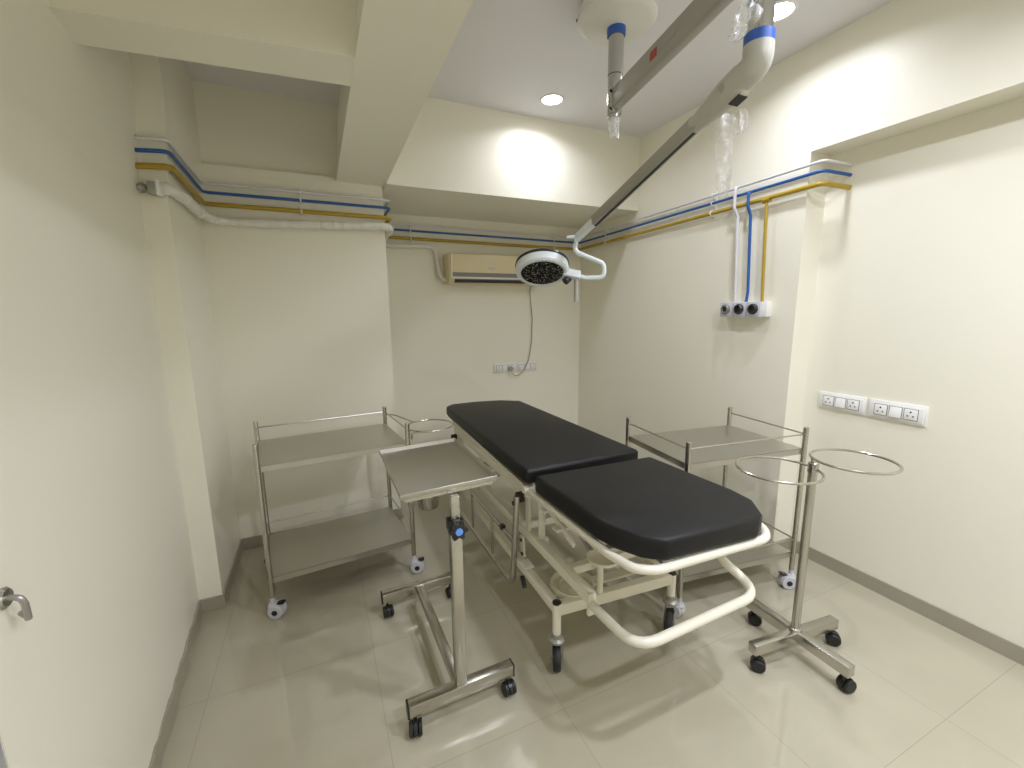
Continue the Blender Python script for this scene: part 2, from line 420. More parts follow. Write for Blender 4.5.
# ------------------------------------------------------------------ instrument trolleys
def sheet_shelf(mb, hx, hy, z):
    """folded sheet: flat top, downturned lip and return"""
    t = .0016
    mb.box(-hx, -hy, z-t, hx, hy, z)
    for s in (-1, 1):
        mb.box(-hx, s*hy-(t if s > 0 else 0), z-.030, hx, s*hy+(t if s < 0 else 0), z)
        mb.box(s*hx-(t if s > 0 else 0), -hy, z-.030, s*hx+(t if s < 0 else 0), hy, z)
    return mb
def trolley(loc, rz, label, holder):
    t = thing('instrument_trolley', loc, label, 'trolley', rz, 'stainless two-shelf trolleys')
    W = world_of(t)
    hx, hy = .362, .250
    def bl(mb, name, mat, **k):
        mb.v = [W @ p for p in mb.v]; return mb.build(name, M[mat], t, **k)
    for sx in (-1, 1):
        for sy in (-1, 1):
            mb = MB().cyl((sx*hx, sy*hy, .105), (sx*hx, sy*hy, .893), .0125, n=16)
            mb.lathe([(.0125, .893), (.011, .898), (0, .899)], T(sx*hx, sy*hy, 0), 16)
            bl(mb, 'post', 'steel')
    bl(sheet_shelf(MB(), hx-.004, hy-.004, .785), 'upper_shelf', 'sheet')
    bl(sheet_shelf(MB(), hx-.004, hy-.004, .205), 'lower_shelf', 'sheet')
    for z in (.862, .282):
        bl(MB().cyl((-hx, hy, z), (hx, hy, z), .0042, n=8), 'guard_rail', 'steel')
        for s in (-1, 1):
            bl(MB().cyl((s*hx, -hy, z), (s*hx, hy, z), .0042, n=8), 'guard_rail', 'steel')
    for i, (sx, sy) in enumerate(((-1, -1), (1, -1), (1, 1), (-1, 1))):
        p = W @ V(sx*hx, sy*hy, 0)
        caster_hooded(t, p, [-.35, -.25, 2.2, 1.9][i] if holder else [2.6, -2.2, 1.9, 2.6][i])
    if holder:
        mb = MB()      # upper empty ring with its two rods
        c = (hx+.165, -.150)
        mb.tube([(c[0]+.136*math.cos(2*PI*k/40), c[1]+.136*math.sin(2*PI*k/40), .838) for k in range(40)], .0045, 8, closed=True)
        mb.tube([(hx+.008, hy, .845), (hx+.06, hy-.05, .840), (c[0]-.060, c[1]+.122, .838)], .0045, 8, fil=.04)
        mb.tube([(hx+.006, -hy, .80), (hx+.022, -hy, .80), (hx+.022, -hy-.01, .838), (c[0]-.01, c[1]-.136, .838)], .0045, 8, fil=.012)
        bl(mb, 'bowl_ring', 'steel')
        mb = MB()
        c2 = (hx+.112, -.220)
        mb.tube([(c2[0]+.066*math.cos(2*PI*k/32), c2[1]+.066*math.sin(2*PI*k/32), .447) for k in range(32)], .004, 8, closed=True)
        mb.tube([(hx+.008, -hy, .447), (hx+.03, -hy+.01, .447), (c2[0]-.066, c2[1], .447)], .0045, 8)
        mb.box(hx-.016, -hy-.016, .41, hx+.018, -hy+.016, .465)
        bl(mb, 'bowl_bracket', 'steel')
    return t
tl = trolley((.025, 2.548, 0), math.radians(6.0), 'steel two-shelf trolley against the alcove wall with empty bowl ring on its side', True)
tr = trolley((1.911, 1.610, 0), math.radians(173.3), 'steel two-shelf trolley between the couch and right wall under the gas outlets', False)
# bowl held in the lower bracket of the left trolley
bw = world_of(tl) @ V(.362+.112, -.220, 0)
prof = [(r_, z_+.008) for r_, z_ in [(0, .352), (.045, .352), (.056, .362), (.061, .40), (.0610, .452), (.072, .454), (.072, .457), (.0595, .457), (.058, .40), (.052, .366), (.042, .357), (0, .357)]]
bowl = MB().lathe(prof, T(bw.x, bw.y, 0), 36).build('steel_bowl', M['steel'])
tag(bowl, 'small round stainless bowl hanging beside the left trolley below the tray', 'bowl')

# ------------------------------------------------------------------ overbed instrument tray stand
st = thing('instrument_tray_stand', (.39, 1.69, 0), 'mobile stainless stand with one flat tray and black star knob', 'tray stand')
def bx(mb, name, mat, **k): return mb.build(name, M[mat], st, **k)
bx(MB().bar((.190, 1.360, .100), (.600, 1.372, .100), .042, .050), 'base_bar', 'steel', bevel=.003)
bx(MB().bar((.190, 2.030, .100), (.560, 2.045, .100), .042, .050), 'base_bar', 'steel', bevel=.003)
for (x, y) in ((.1885, 1.36), (.6015, 1.372), (.1885, 2.03), (.5615, 2.045)):
    bx(MB().box(x-.004, y-.021, .075, x+.004, y+.021, .125), 'end_cap', 'blackpl', bevel=.002)
bx(MB().bar((.385, 1.385, .105), (.375, 2.02, .105), .036, .036), 'base_spine', 'steel', bevel=.002)
bx(MB().bar((.388, 1.366, .122), (.388, 1.366, .745), .040, .040, (0, 1, 0)), 'outer_post', 'steel', bevel=.003)
bx(MB().bar((.388, 1.366, .70), (.388, 1.366, .874), .030, .030, (0, 1, 0)), 'inner_post', 'steel', bevel=.002)
cl = bx(MB().box(.362, 1.340, .742, .414, 1.392, .786), 'post_collar', 'blackpl', bevel=.004)
star = []
for k in range(48):
    a = 2*PI*k/48; r = .030 + .006*math.cos(6*a); star.append((r*math.cos(a), r*math.sin(a)))
kb = bx(MB().prism(star, .0, .022, T(.388, 1.340, .758) @ Matrix.Rotation(PI/2, 4, 'X')).cyl((.388, 1.341, .758), (.388, 1.322, .758), .012), 'star_knob', 'blackpl', bevel=.003)
MB().lathe([(0, 0), (.013, 0), (.013, .004), (0, .006)], T(.388, 1.318, .758) @ Matrix.Rotation(PI/2, 4, 'X'), 20).build('knob_cap', M['bluecap'], kb)
# tray: slightly tipped, rolled rim
tx0, tx1, ty0, ty1 = .207, .554, 1.374, 1.900
def tz(x): return .885 + (x-tx0)*.032
mb = MB()
def ring(dx, dz):
    return [V(tx0+dx, ty0+dx, tz(tx0)+dz), V(tx1-dx, ty0+dx, tz(tx1)+dz), V(tx1-dx, ty1-dx, tz(tx1)+dz), V(tx0+dx, ty1-dx, tz(tx0)+dz)]
rings = [ring(.016, -.002), ring(.016, .0), ring(.010, .020), ring(.0, .022), ring(.0, .010), ring(.004, .008), ring(.008, -.004)]
rings = [ring(.004, .0), ring(.0025, .016), ring(.0, .017), ring(-.001, .012), ring(.001, -.002)]
vs = [p for r in rings for p in r]; fs = [[0, 1, 2, 3], [19, 18, 17, 16]]
for i in range(4):
    for k in range(4): fs.append([i*4+k, i*4+(k+1) % 4, (i+1)*4+(k+1) % 4, (i+1)*4+k])
mb.add(vs, fs)
bx(mb, 'tray', 'sheet', bevel=.001)
mb = MB()
for x in (tx0+.02, tx1-.02): mb.bar((x, ty0+.01, tz(x)-.008), (x, ty1-.01, tz(x)-.008), .016, .012)
mb.bar((tx0+.02, ty0+.014, tz(tx0)-.008), (tx1-.02, ty0+.014, tz(tx1)-.008), .020, .012)
bx(mb, 'tray_support', 'steel')
for i, (x, y) in enumerate(((.213, 1.36), (.580, 1.371), (.213, 2.031), (.540, 2.044))):
    caster_twin(st, (x, y, 0), [-1.75, -1.5, -1.5, -1.4][i], R=.0275, w=.046, H=.078)

# ------------------------------------------------------------------ double bowl stand
bs = thing('bowl_stand', (1.795, 1.01, 0), 'slim steel pole stand on four casters carrying two empty rings', 'bowl stand')
PX, PY = 1.793, 1.013
MB().bar((1.550, 1.034, .100), (2.026, .985, .100), .040, .046).build('base_leg', M['steel'], bs, bevel=.003)
MB().bar((1.803, 1.240, .1005), (1.790, .790, .1005), .040, .047).build('base_leg', M['steel'], bs, bevel=.003)
MB().cyl((PX, PY, .12), (PX, PY, .878), .0165, n=20).lathe([(.0165, .878), (.013, .883), (0, .884)], T(PX, PY, 0), 20).build('pole', M['steel'], bs)
MB().lathe([(.0165, .124), (.026, .124), (.024, .132), (.0165, .136)], T(PX, PY, 0), 24).build('pole_collar', M['steel'], bs)
for (cx_, cy_, z, r, a0) in ((1.895, .925, .902, .142, 0), (1.668, 1.074, .853, .152, 0)):
    mb = MB().tube([(cx_+r*math.cos(2*PI*k/56), cy_+r*math.sin(2*PI*k/56), z) for k in range(56)], .0052, 10, closed=True)
    d = V(PX-cx_, PY-cy_, 0).normalized()
    e = V(cx_, cy_, z)+d*r
    zp = min(z, .874); mb.tube([e, V(PX, PY, zp)], .006, 10)
    mb.lathe([(.0165, zp-.012), (.0195, zp-.012), (.0195, zp+.004), (.0165, zp+.004)], T(PX, PY, 0), 20)
    mb.build('bowl_ring', M['steel'], bs)
for i, (x, y) in enumerate(((1.568, 1.032), (2.006, .987), (1.8025, 1.220), (1.7905, .812))):
    caster_twin(bs, (x, y, 0), [-.9, -.9, -.75, -.2][i], R=.0275, w=.046, H=.078)

# ------------------------------------------------------------------ examination couch / stretcher
sc_ = thing('patient_stretcher', (1.13, 2.0, 0), 'wheeled cream steel stretcher with two black padded mattress sections', 'stretcher')
def sb(mb, name, mat, parent=None, **k): return mb.build(name, M[mat], parent or sc_, **k)
def pad(outline, z0, z1, name):
    o = MB().prism(outline, z0, z1).build(name, M['vinyl'], sc_, bevel=.018, bseg=4)
    return o
rear = [(.806, 1.652), (1.460, 1.660), (1.445, 3.055), (1.310, 3.155), (1.107, 3.192), (.915, 3.185), (.850, 3.125), (.838, 3.03)]
foot = [(.958, .948), (1.350, .920), (1.405, .945), (1.474, 1.032), (1.488, 1.13), (1.470, 1.594), (.828, 1.618), (.838, 1.16), (.860, 1.075), (.900, .998)]
pad(rear, .722, .792, 'backrest_pad')
pad(foot, .698, .779, 'leg_pad')
# deck boards under the pads
def inset(pts, d):
    cx_ = sum(p[0] for p in pts)/len(pts); cy_ = sum(p[1] for p in pts)/len(pts)
    out = []
    for x, y in pts:
        l = math.hypot(x-cx_, y-cy_); out.append((x-(x-cx_)/l*d, y-(y-cy_)/l*d))
    return out
sb(MB().prism(inset(rear, .045), .694, .7055), 'deck_panel', 'cream')
sb(MB().prism(inset(foot, .060), .688, .6975), 'deck_panel', 'cream')
# foot section tube loop
z = .680
loop = [(.833, 1.735, z), (.846, 1.10, z), (.867, .985, z), (.93, .952, z), (1.42, .932, z), (1.488, .99, z), (1.478, 1.60, z)]
sb(MB().tube(loop, .0155, 14, fil=.09), 'foot_frame', 'cream')
for y in (1.12, 1.30, 1.50): sb(MB().bar((.842, y, z), (1.486, y, z), .028, .018), 'foot_frame_slat', 'cream')
# backrest frame
zr = .684
sb(MB().tube([(.852, 1.72, zr), (.872, 3.02, zr), (.96, 3.10, zr), (1.31, 3.09, zr), (1.415, 3.02, zr), (1.395, 1.68, zr)], .014, 12, fil=.07), 'backrest_frame', 'cream')
for y in (1.85, 2.2, 2.6, 2.95): sb(MB().bar((.865, y, zr), (1.395, y-.02, zr), .030, .016), 'backrest_frame_slat', 'cream')
for x in (.862, 1.400): sb(MB().bar((x-.008, 1.74, .640), (x+.012, 2.99, .640), .016, .055), 'backrest_side_plate', 'cream', bevel=.003)
sb(MB().cyl((.808, 1.690, .688), (.852, 1.690, .688), .019, n=18), 'hinge', 'cream')
sb(MB().cyl((1.400, 1.640, .688), (1.480, 1.640, .688), .019, n=18), 'hinge', 'cream')
# main upper chassis: long rectangular tubes under the deck
ZU = .420
for x, ya in ((.873, 1.225), (1.420, 1.40)):
    sb(MB().bar((x, ya, ZU), (x, 2.92, ZU), .038, .045), 'side_beam', 'cream', bevel=.003)
sb(MB().box(.851, 1.212, ZU-.066, .886, 1.226, ZU+.024), 'beam_end_plate', 'cream', bevel=.003)
for y in (1.42, 1.85, 2.88): sb(MB().bar((.868, y, ZU-.005), (1.420, y, ZU-.005), .036, .036), 'cross_member', 'cream', bevel=.003)
for x in (.868, 1.420):
    sb(MB().bar((x, 1.755, ZU+.02), (x, 1.755, .675), .036, .016, (1, 0, 0)), 'upright', 'cream', bevel=.002)
    sb(MB().bar((x+(.03 if x < 1 else -.03), 2.93, ZU), (x+(.03 if x < 1 else -.03), 2.93, .675), .046, .020, (0, 1, 0)), 'upright', 'cream', bevel=.002)
    xi = x + (.034 if x < 1 else -.034)
    sb(MB().cyl((xi, 1.68, ZU-.01), (xi, 1.68, .672), .017, n=18).lathe([(0, ZU-.012), (.034, ZU-.012), (.034, ZU+.002), (.017, ZU+.012)], T(xi, 1.68, 0), 24), 'support_sleeve', 'cream')
# base: two long lower tubes, cross beams, legs, casters
ZL = .278
sb(MB().bar((.820, 1.395, ZL), (.842, 2.93, ZL), .036, .040), 'base_beam', 'cream', bevel=.003)
sb(MB().bar((1.398, 1.352, ZL), (1.424, 2.93, ZL), .036, .040), 'base_beam', 'cream', bevel=.003)
sb(MB().bar((.820, 1.392, ZL), (1.398, 1.352, ZL), .040, .050), 'base_cross_beam', 'cream', bevel=.003)
sb(MB().bar((.842, 2.90, ZL), (1.424, 2.90, ZL), .040, .050), 'base_cross_beam', 'cream', bevel=.003)
legs = [(.820, 1.394), (1.404, 1.346), (.842, 2.94), (1.426, 2.94)]
for i, (x, y) in enumerate(legs):
    lg = sb(MB().cyl((x, y, [.15, .178, .16, .16][i]+.002), (x, y, .300), .0185, n=18), 'leg', 'cream')
    MB().lathe([(0, .2995), (.019, .2995), (.019, .305), (.014, .309), (0, .310)], T(x, y, 0), 18).build('cap', M['blackpl'], lg)
    caster_fork(sc_, (x, y, 0), [-2.05, -2.45, 1.2, 1.5][i], H=[.15, .178, .16, .16][i], tr=[.010, .036, .024, .024][i], R=[.056, .066, .06, .06][i])
# linkage plates between base and upper chassis
for x in (.848, 1.415):
    for y in (1.77, 2.70):
        lk = sb(MB().bar((x, y, ZL+.018), (x, y+.015, ZU-.02), .012, .034, (0, 1, 0)), 'link_arm', 'cream', bevel=.003)
        MB().cyl((x-.012, y, ZL+.035), (x+.012, y, ZL+.035), .009, n=12).build('pivot_bolt', M['blackpl'], lk)
        MB().cyl((x-.012, y+.013, ZU-.04), (x+.012, y+.013, ZU-.04), .009, n=12).build('pivot_bolt', M['blackpl'], lk)
# bracket plate + pedal beside left base tube
sb(MB().box(.806, 1.66, ZL+.018, .852, 1.73, ZL+.028), 'base_bracket', 'white', bevel=.002)
sb(MB().bar((.800, 1.690, .250), (.792, 1.640, .222), .020, .016), 'brake_lever', 'blackpl', bevel=.004)
# oxygen bottle cup on the base
mb = MB()
ox, oy, oz = .948, 1.475, .284
mb.lathe([(0, oz-.004), (.092, oz-.004), (.098, oz+.002), (.098, oz+.026), (.090, oz+.026), (.088, oz+.006), (.066, oz+.006), (.064, oz+.014), (.058, oz+.014), (.056, oz+.006), (.036, oz+.006), (.034, oz+.012), (.028, oz+.012), (.026, oz+.006), (0, oz+.006)], T(ox, oy, 0), 40)
sb(mb, 'bottle_cup', 'cream')
sb(MB().bar((.83, 1.50, oz-.012), (1.40, 1.47, oz-.012), .05, .012), 'bottle_cup_bracket', 'cream')
# screw jack, gas spring, tilt bar
sb(MB().cyl((1.145, 1.40, .50), (1.145, 2.6, .50), .011, n=12), 'crank_shaft', 'steel')
gs = sb(MB().cyl((1.02, 1.44, .455), (1.03, 1.66, .545), .013, n=14), 'gas_spring', 'greymet')
MB().cyl((1.03, 1.66, .545), (1.035, 1.80, .60), .006, n=10).build('piston_rod', M['chrome'], gs)
sb(MB().bar((.868, 1.62, .600), (1.420, 1.62, .600), .040, .014), 'tilt_bar', 'cream', bevel=.003)
sb(MB().bar((.868, 1.50, .565), (1.420, 1.50, .565), .040, .014), 'tilt_bar', 'cream', bevel=.003)
sb(MB().bar((.905, 1.40, .535), (.905, 1.74, .64), .012, .026, (0, 1, 0)), 'tilt_arm', 'cream', bevel=.003)
sb(MB().bar((1.36, 1.40, .535), (1.36, 1.74, .64), .012, .026, (0, 1, 0)), 'tilt_arm', 'cream', bevel=.003)
mb = MB().lathe([(0, .440), (.050, .442), (.066, .452), (.069, .466), (.064, .466), (.058, .455), (.046, .447), (0, .446)], T(1.035, 1.375, 0), 32)
sb(mb, 'jack_cup', 'cream')
sb(MB().cyl((1.022, 1.376, ZL+.02), (1.022, 1.376, .443), .014, n=16), 'jack_post', 'cream')
for (x, y, z_) in ((.955, 1.52, .545), (1.03, 1.44, .520)):
    sb(MB().cyl((x-.012, y, z_), (x+.016, y, z_), .010, n=12), 'bolt', 'blackpl')
# foot-end bumper bar
sb(MB().tube([(.866, 1.222, .400), (.866, .958, .412), (1.458, .962, .432), (1.408, 1.122, .512), (1.405, 1.132, .672)], .0175, 16, fil=.095), 'foot_bumper', 'cream')
# folded-down side rails
def side_rail(x, s):
    top = MB()
    r = .0145
    top.tube([(x+s*.016, 1.762, .625), (x-s*.006, 1.772, .158), (x, 2.86, .158), (x, 2.86, .60)], r, 12, fil=.06)
    rl = sb(top, 'side_rail', 'steel')
    MB().cyl((x, 1.765, .395), (x, 2.86, .395), .009, n=10).build('rail_bar', M['steel'], rl)
    for y in (2.06, 2.39, 2.69):
        MB().cyl((x, y, .17), (x, y, .395), .008, n=10).build('rail_upright', M['steel'], rl)
    for y in (1.765, 2.86):
        MB().box(min(x+s*.012, x+s*.055), y-.012, .590, max(x+s*.012, x+s*.055), y+.016, .640).build('rail_clamp', M['dark'], rl, bevel=.006)
        MB().cyl((x-s*.004, y+.004, .588), (x+s*.03, y+.004, .588), .011, n=14).build('release_knob', M['blackpl'], rl)
    MB().box(x-.012, 1.895, .385, x+.012, 1.925, .412).build('rail_catch', M['blackpl'], rl, bevel=.003)
    MB().box(x-.012, 2.585, .385, x+.012, 2.615, .412).build('rail_catch', M['blackpl'], rl, bevel=.003)
side_rail(.795, 1)
side_rail(1.470, -1)

# ------------------------------------------------------------------ ceiling-mounted examination lamp
lx, ly = 1.300, 1.733
lp = thing('surgical_lamp', (lx, ly, ZC), 'ceiling mounted examination lamp with jointed arm and round dark face', 'surgical lamp')
def lb(mb, name, mat, parent=None, **k): return mb.build(name, M[mat], parent or lp, **k)
can = lb(MB().lathe([(0, 2.716), (.050, 2.716), (.062, 2.722), (.140, 2.728), (.160, 2.735), (.171, 2.748), (.170, 2.775), (.158, 2.802), (.02, 2.815)], T(lx, ly, 0), 48), 'ceiling_canopy', 'lamp')
lb(MB().cyl((lx, ly, 2.81), (lx, ly, ZC), .10, n=36), 'mounting_plate', 'blackpl')
for a in (.5, 2.6, 4.7):
    MB().cyl((lx+.164*math.cos(a), ly+.164*math.sin(a), 2.762), (lx+.175*math.cos(a), ly+.175*math.sin(a), 2.762), .006, n=10).build('screw', M['blackpl'], can)
lb(MB().cyl((lx, ly, 2.686), (lx, ly, 2.720), .040, n=28), 'blue_ring', 'bluering')
lb(MB().cyl((lx, ly, 2.530), (lx, ly, 2.70), .0335, n=28), 'column', 'chrome')
lb(MB().cyl((lx, ly, 2.368), (lx, ly, 2.528), .0320, n=28).cyl((lx, ly, 2.355), (lx, ly, 2.369), .027, n=28), 'column_sleeve', 'chrome')
for z_ in (2.385, 2.455): lb(MB().cyl((lx-.028, ly-.015, z_), (lx-.038, ly-.02, z_), .005, n=10), 'set_screw', 'blackpl')
jx, jy = 1.141, .898
za = 2.428
a0, a1 = V(lx, ly, za), V(jx, jy, za)
arm = lb(MB().bar(a0, a1, .050, .086), 'horizontal_arm', 'armgrey', bevel=.012, bseg=3)
d = (a1-a0).normalized(); sd = d.cross(V(0, 0, 1))
p = a0 + d*.335
for q_, w_, h_, nm, mt in ((0, .045, .030, 'red_sticker', 'red'), (.05, .11, .018, 'maker_plate', 'greymet')):
    MB().bar(p+d*q_+sd*.0256, p+d*(q_+w_)+sd*.0256, .0012, h_).build(nm, M[mt], arm)
    MB().bar(p+d*q_-sd*.0256, p+d*(q_+w_)-sd*.0256, .0012, h_).build(nm, M[mt], arm)
# elbow joint
lb(MB().lathe([(0, 2.478), (.038, 2.476), (.042, 2.464), (.042, 2.390), (.037, 2.380), (0, 2.380)], T(jx, jy, 0), 28), 'joint_housing', 'lamp')
lb(MB().cyl((jx, jy, 2.302), (jx, jy, 2.326), .0375, n=28), 'blue_ring', 'bluering')
lb(MB().cyl((jx, jy, 2.325), (jx, jy, 2.382), .034, n=28), 'joint_column', 'chrome')
lb(MB().cyl((jx, jy, 2.222), (jx, jy, 2.303), .0315, n=28), 'joint_column', 'chrome')
lb(MB().cyl((jx, jy, 2.194), (jx, jy, 2.223), .0380, n=28), 'blue_ring', 'bluering')
E = V(1.155, 1.819, 1.832)                      # lower end of the spring arm
ez = 2.150
hd = V(E.x-jx, E.y-jy, E.z-ez).normalized()
J = V(jx, jy, ez)
lb(MB().tube(fillet([V(jx, jy, 2.196), J, J+hd*.085], .055, 10), .0385, 22), 'elbow', 'armenamel')
A0 = J + hd*.02; Lg = (E-J).length
A1 = J + hd*(Lg*.235)
side = hd.cross(V(0, 0, 1)).normalized(); upv = side.cross(hd).normalized()
def oct_section(c, w, h_):
    k = .35
    return [c+side*(a*w/2)+upv*(b*h_/2) for a, b in ((-1, -k), (-k, -1), (k, -1), (1, -k), (1, k), (k, 1), (-k, 1), (-1, k))]
secs = [(J+hd*.036, .056, .066), (J+hd*.052, .070, .090), (J+hd*.10, .066, .088), (A1, .042, .050)]
vs = []; fs = []
for c_, w_, h_ in secs: vs += oct_section(c_, w_, h_)
for i in range(len(secs)-1):
    for k in range(8): fs.append([i*8+k, i*8+(k+1) % 8, (i+1)*8+(k+1) % 8, (i+1)*8+k])
fs += [list(range(8))[::-1], [(len(secs)-1)*8+k for k in range(8)]]
hs = lb(MB().add(vs, fs), 'arm_housing', 'armenamel', bevel=.004)
c_ = J+hd*.085-side*.0345
MB().cyl(c_, c_-side*.004, .010, n=14).build('pivot_screw', M['greymet'], hs)
c_ = J+hd*.055-upv*.045
MB().bar(c_, c_+hd*.035, .034, .004, upv).build('slot', M['dark'], hs)
sa = lb(MB().bar(A1-hd*.02, E-hd*.17, .036, .044, upv), 'spring_arm', 'armgrey', bevel=.006)
MB().bar(A1-upv*.0225, E-hd*.17-upv*.0225, .012, .002, upv).build('arm_groove', M['dark'], sa)
lb(MB().bar(E-hd*.175, E-hd*.01, .030, .032, upv), 'arm_end', 'headwhite', bevel=.006)
# small finger tab at the arm end
lb(MB().tube([E+V(.0, .0, .0)-hd*.03, E-side*.045+V(0, 0, .010)], .009, 10, r_end=.006), 'friction_tab', 'headwhite')
# S-shaped yoke
HC = V(1.024, 1.905, 1.702)
hx_ = V(-HC.x, -HC.y, 0).normalized()
nrm = (hx_*.46 + V(0.02, 0, -.885)).normalized()
yk = [E-hd*.02, E+V(.004, .008, -.035), V(1.166, 1.818, 1.775), V(1.278, 1.755, 1.720), V(1.282, 1.752, 1.655), V(1.205, 1.800, 1.655), V(1.165, 1.825, 1.668)]
lb(MB().tube(yk, .011, 14, fil=.030), 'yoke_tube', 'headwhite')
lb(MB().bar(V(1.185, 1.815, 1.665), V(1.118, 1.862, 1.682), .036, .040, nrm), 'yoke_block', 'headwhite', bevel=.005)
# head
zq = nrm.to_track_quat('Z', 'Y').to_matrix().to_4x4()
HM = T(*HC) @ zq
hdm = lb(MB().lathe([(0, -.040), (.100, -.040), (.118, -.034), (.127, -.022), (.129, .0), (.127, .020), (.118, .028), (.106, .028), (.103, .022), (0, .022)], HM, 56), 'lamp_head', 'headwhite')
MB().lathe([(.126, -.030), (.1305, -.026), (.1315, -.016), (.1285, -.013), (.1275, -.02)], HM, 56, close=True).build('rim_seal', M['blackpl'], hdm)
MB().lathe([(0, .0225), (.103, .0225), (.102, .0255), (0, .0265)], HM, 48).build('led_lens', M['led'], hdm)
MB().tube([V(1.140, 1.848, 1.655), V(1.118, 1.845, 1.640)], .018, 14).build('head_knob', M['blackpl'], hdm)
MB().cyl((1.174, 1.832, 1.650), (1.176, 1.835, 1.541), .0115, n=16).build('sterile_handle', M['greymet'], hdm)

# clear plastic film left on the lamp
def film(pts, widths, name, label, amp=.012, seed=0, ax=V(.83, -.55, 0)):
    rnd = random.Random(seed); vs = []; fs = []; n = 7
    for (p, w) in zip(pts, widths):
        for k in range(n):
            t = k/(n-1)-.5
            q = Vector(p)+ax*(t*w)+V(0, .4, 0)*rnd.uniform(-amp, amp)*.5+ax.cross(V(0, 0, 1))*rnd.uniform(-amp, amp)
            vs.append(q)
    for i in range(len(pts)-1):
        for k in range(n-1): fs.append([i*n+k, i*n+k+1, (i+1)*n+k+1, (i+1)*n+k])
    o = MB().add(vs, fs).build(name, M['film'], smooth=80)
    s = o.modifiers.new('thick', 'SOLIDIFY'); s.thickness = .0008
    return tag(o, label, 'plastic film')
film([(jx-.045-.009*k, jy-.02+.006*math.sin(k), 2.315-.020*k) for k in range(8)], [.03, .035, .045, .055, .065, .06, .05, .02],
     'plastic_film', 'crumpled clear film bunched on the chrome joint between two blue rings', .02, 3)
film([(1.170+.007*k, 1.020+.004*k, 2.080-.028*k) for k in range(9)], [.06, .07, .062, .05, .045, .042, .045, .04, .02],
     'plastic_film', 'long clear film strip dangling below the lamp elbow', .010, 5)
film([(1.200, .985, 2.085-.014*k) for k in range(6)], [.03, .036, .04, .034, .028, .012],
     'plastic_film', 'short clear film scrap beneath the lamp elbow, right of the long strip', .010, 9)
# sleeve of film at the bottom of the ceiling column
rnd = random.Random(4)
mb = MB(); n = 16; rows = 6; vs = []; fs = []
for i in range(rows):
    for k in range(n):
        a = 2*PI*k/n; r = .027 + rnd.uniform(-.004, .004) - .001*i
        vs.append(V(lx+r*math.cos(a), ly+r*math.sin(a), 2.372-.019*i+(rnd.uniform(-.012, .012) if i == rows-1 else 0)))
for i in range(rows-1):
    for k in range(n): fs.append([i*n+k, i*n+(k+1) % n, (i+1)*n+(k+1) % n, (i+1)*n+k])
o = mb.add(vs, fs).build('plastic_film', M['film'], smooth=80)
o.modifiers.new('thick', 'SOLIDIFY').thickness = .0008
tag(o, 'clear film sleeve hanging from the bottom of the ceiling column', 'plastic film')

# ------------------------------------------------------------------ gas pipes around the room
def pipe_run(name, z, r, mat, label, off, drop=None):
    """continuous pipe: pillar, alcove, column corner, back wall, right wall, recess return"""
    t = thing(name, (0, 0, 0), label, 'pipe')
    x_al = -.555+off; y_pi = YP-off; y_al = YA-off; x_co = .46+off; y_b = YB-off; x_r = XR-off
    pts = [(XL-.003, y_pi, z+.010), (x_al, y_pi, z+.020), (x_al, y_al, z), (x_co, y_al, z-.002), (x_co, y_b, z-.006), (x_r, y_b, z-.020), (x_r, 1.475, z+.018), (XR2, 1.455, z+.012)]
    MB().tube(pts, r, 14, fil=.035).build('pipe_line', M[mat], t)
    return t
pb = pipe_run('blue_pipe', 2.174, .0085, 'bluepipe', 'thin blue gas pipe running around three walls between white and yellow pipes', .034)
py_ = pipe_run('yellow_pipe', 2.112, .0125, 'yelpipe', 'thicker yellow gas pipe running around three walls, lowest of the three', .034)
pw = pipe_run('white_pipe', 2.222, .0080, 'whitepipe', 'pale grey white gas pipe running around three walls, topmost of the three', .034)
xo = XR-.034
MB().tube([(xo-.004, 1.975, 2.232), (xo-.022, 1.973, 2.228), (xo-.024, 1.970, 2.11), (xo, 1.960, 2.06), (xo, 1.934, 1.535)], .0095, 12, fil=.02).build('drop_pipe', M['whitepipe'], pw)
MB().tube([(xo-.004, 1.880, 2.180), (xo-.022, 1.879, 2.172), (xo-.024, 1.876, 2.10), (xo, 1.872, 2.05), (xo, 1.850, 1.60), (xo, 1.858, 1.535)], .0085, 12, fil=.02).build('drop_pipe', M['bluepipe'], pb)
MB().tube([(xo, 1.776, 2.118), (xo, 1.752, 1.535)], .0085, 12).cyl((xo, 1.755, 2.118), (xo, 1.797, 2.116), .016, n=14).build('drop_pipe', M['yelpipe'], py_)
# saddles
def saddle(loc, rz, label):
    t = thing('pipe_bracket', loc, label, 'pipe bracket', rz, 'white pipe brackets')
    W = world_of(t); mb = MB()
    mb.box(-.010, -.004, -.075, .010, .004, .075)          # plate between wall and pipes (local y = away from wall is -y)
    for dz, r in ((.048, .013), (0, .012), (-.062, .016)):
        mb.tube([(0, .0, dz+r), (0, -.022-r*.6, dz+r), (0, -.030-r, dz), (0, -.022-r*.6, dz-r), (0, 0, dz-r)], .0042, 8, fil=.008)
    mb.v = [W @ p for p in mb.v]
    mb.build('clip', M['white'], t)
    return t
zb = 2.174
saddle((-.030, YA-.004, zb), 0, 'white pipe clip halfway along the alcove wall pipes')
saddle((.768, YB-.004, zb-.008), 0, 'white pipe clip above the air conditioner left end')
saddle((2.128, YB-.004, zb-.016), 0, 'white pipe clip behind the round lamp head')
saddle((XR-.004, 2.160, zb+.006), -PI/2, 'white pipe clip on the right wall left of the pipe drops')
saddle((XR-.004, 3.30, zb-.012), -PI/2, 'white pipe clip on the right wall near the back corner')

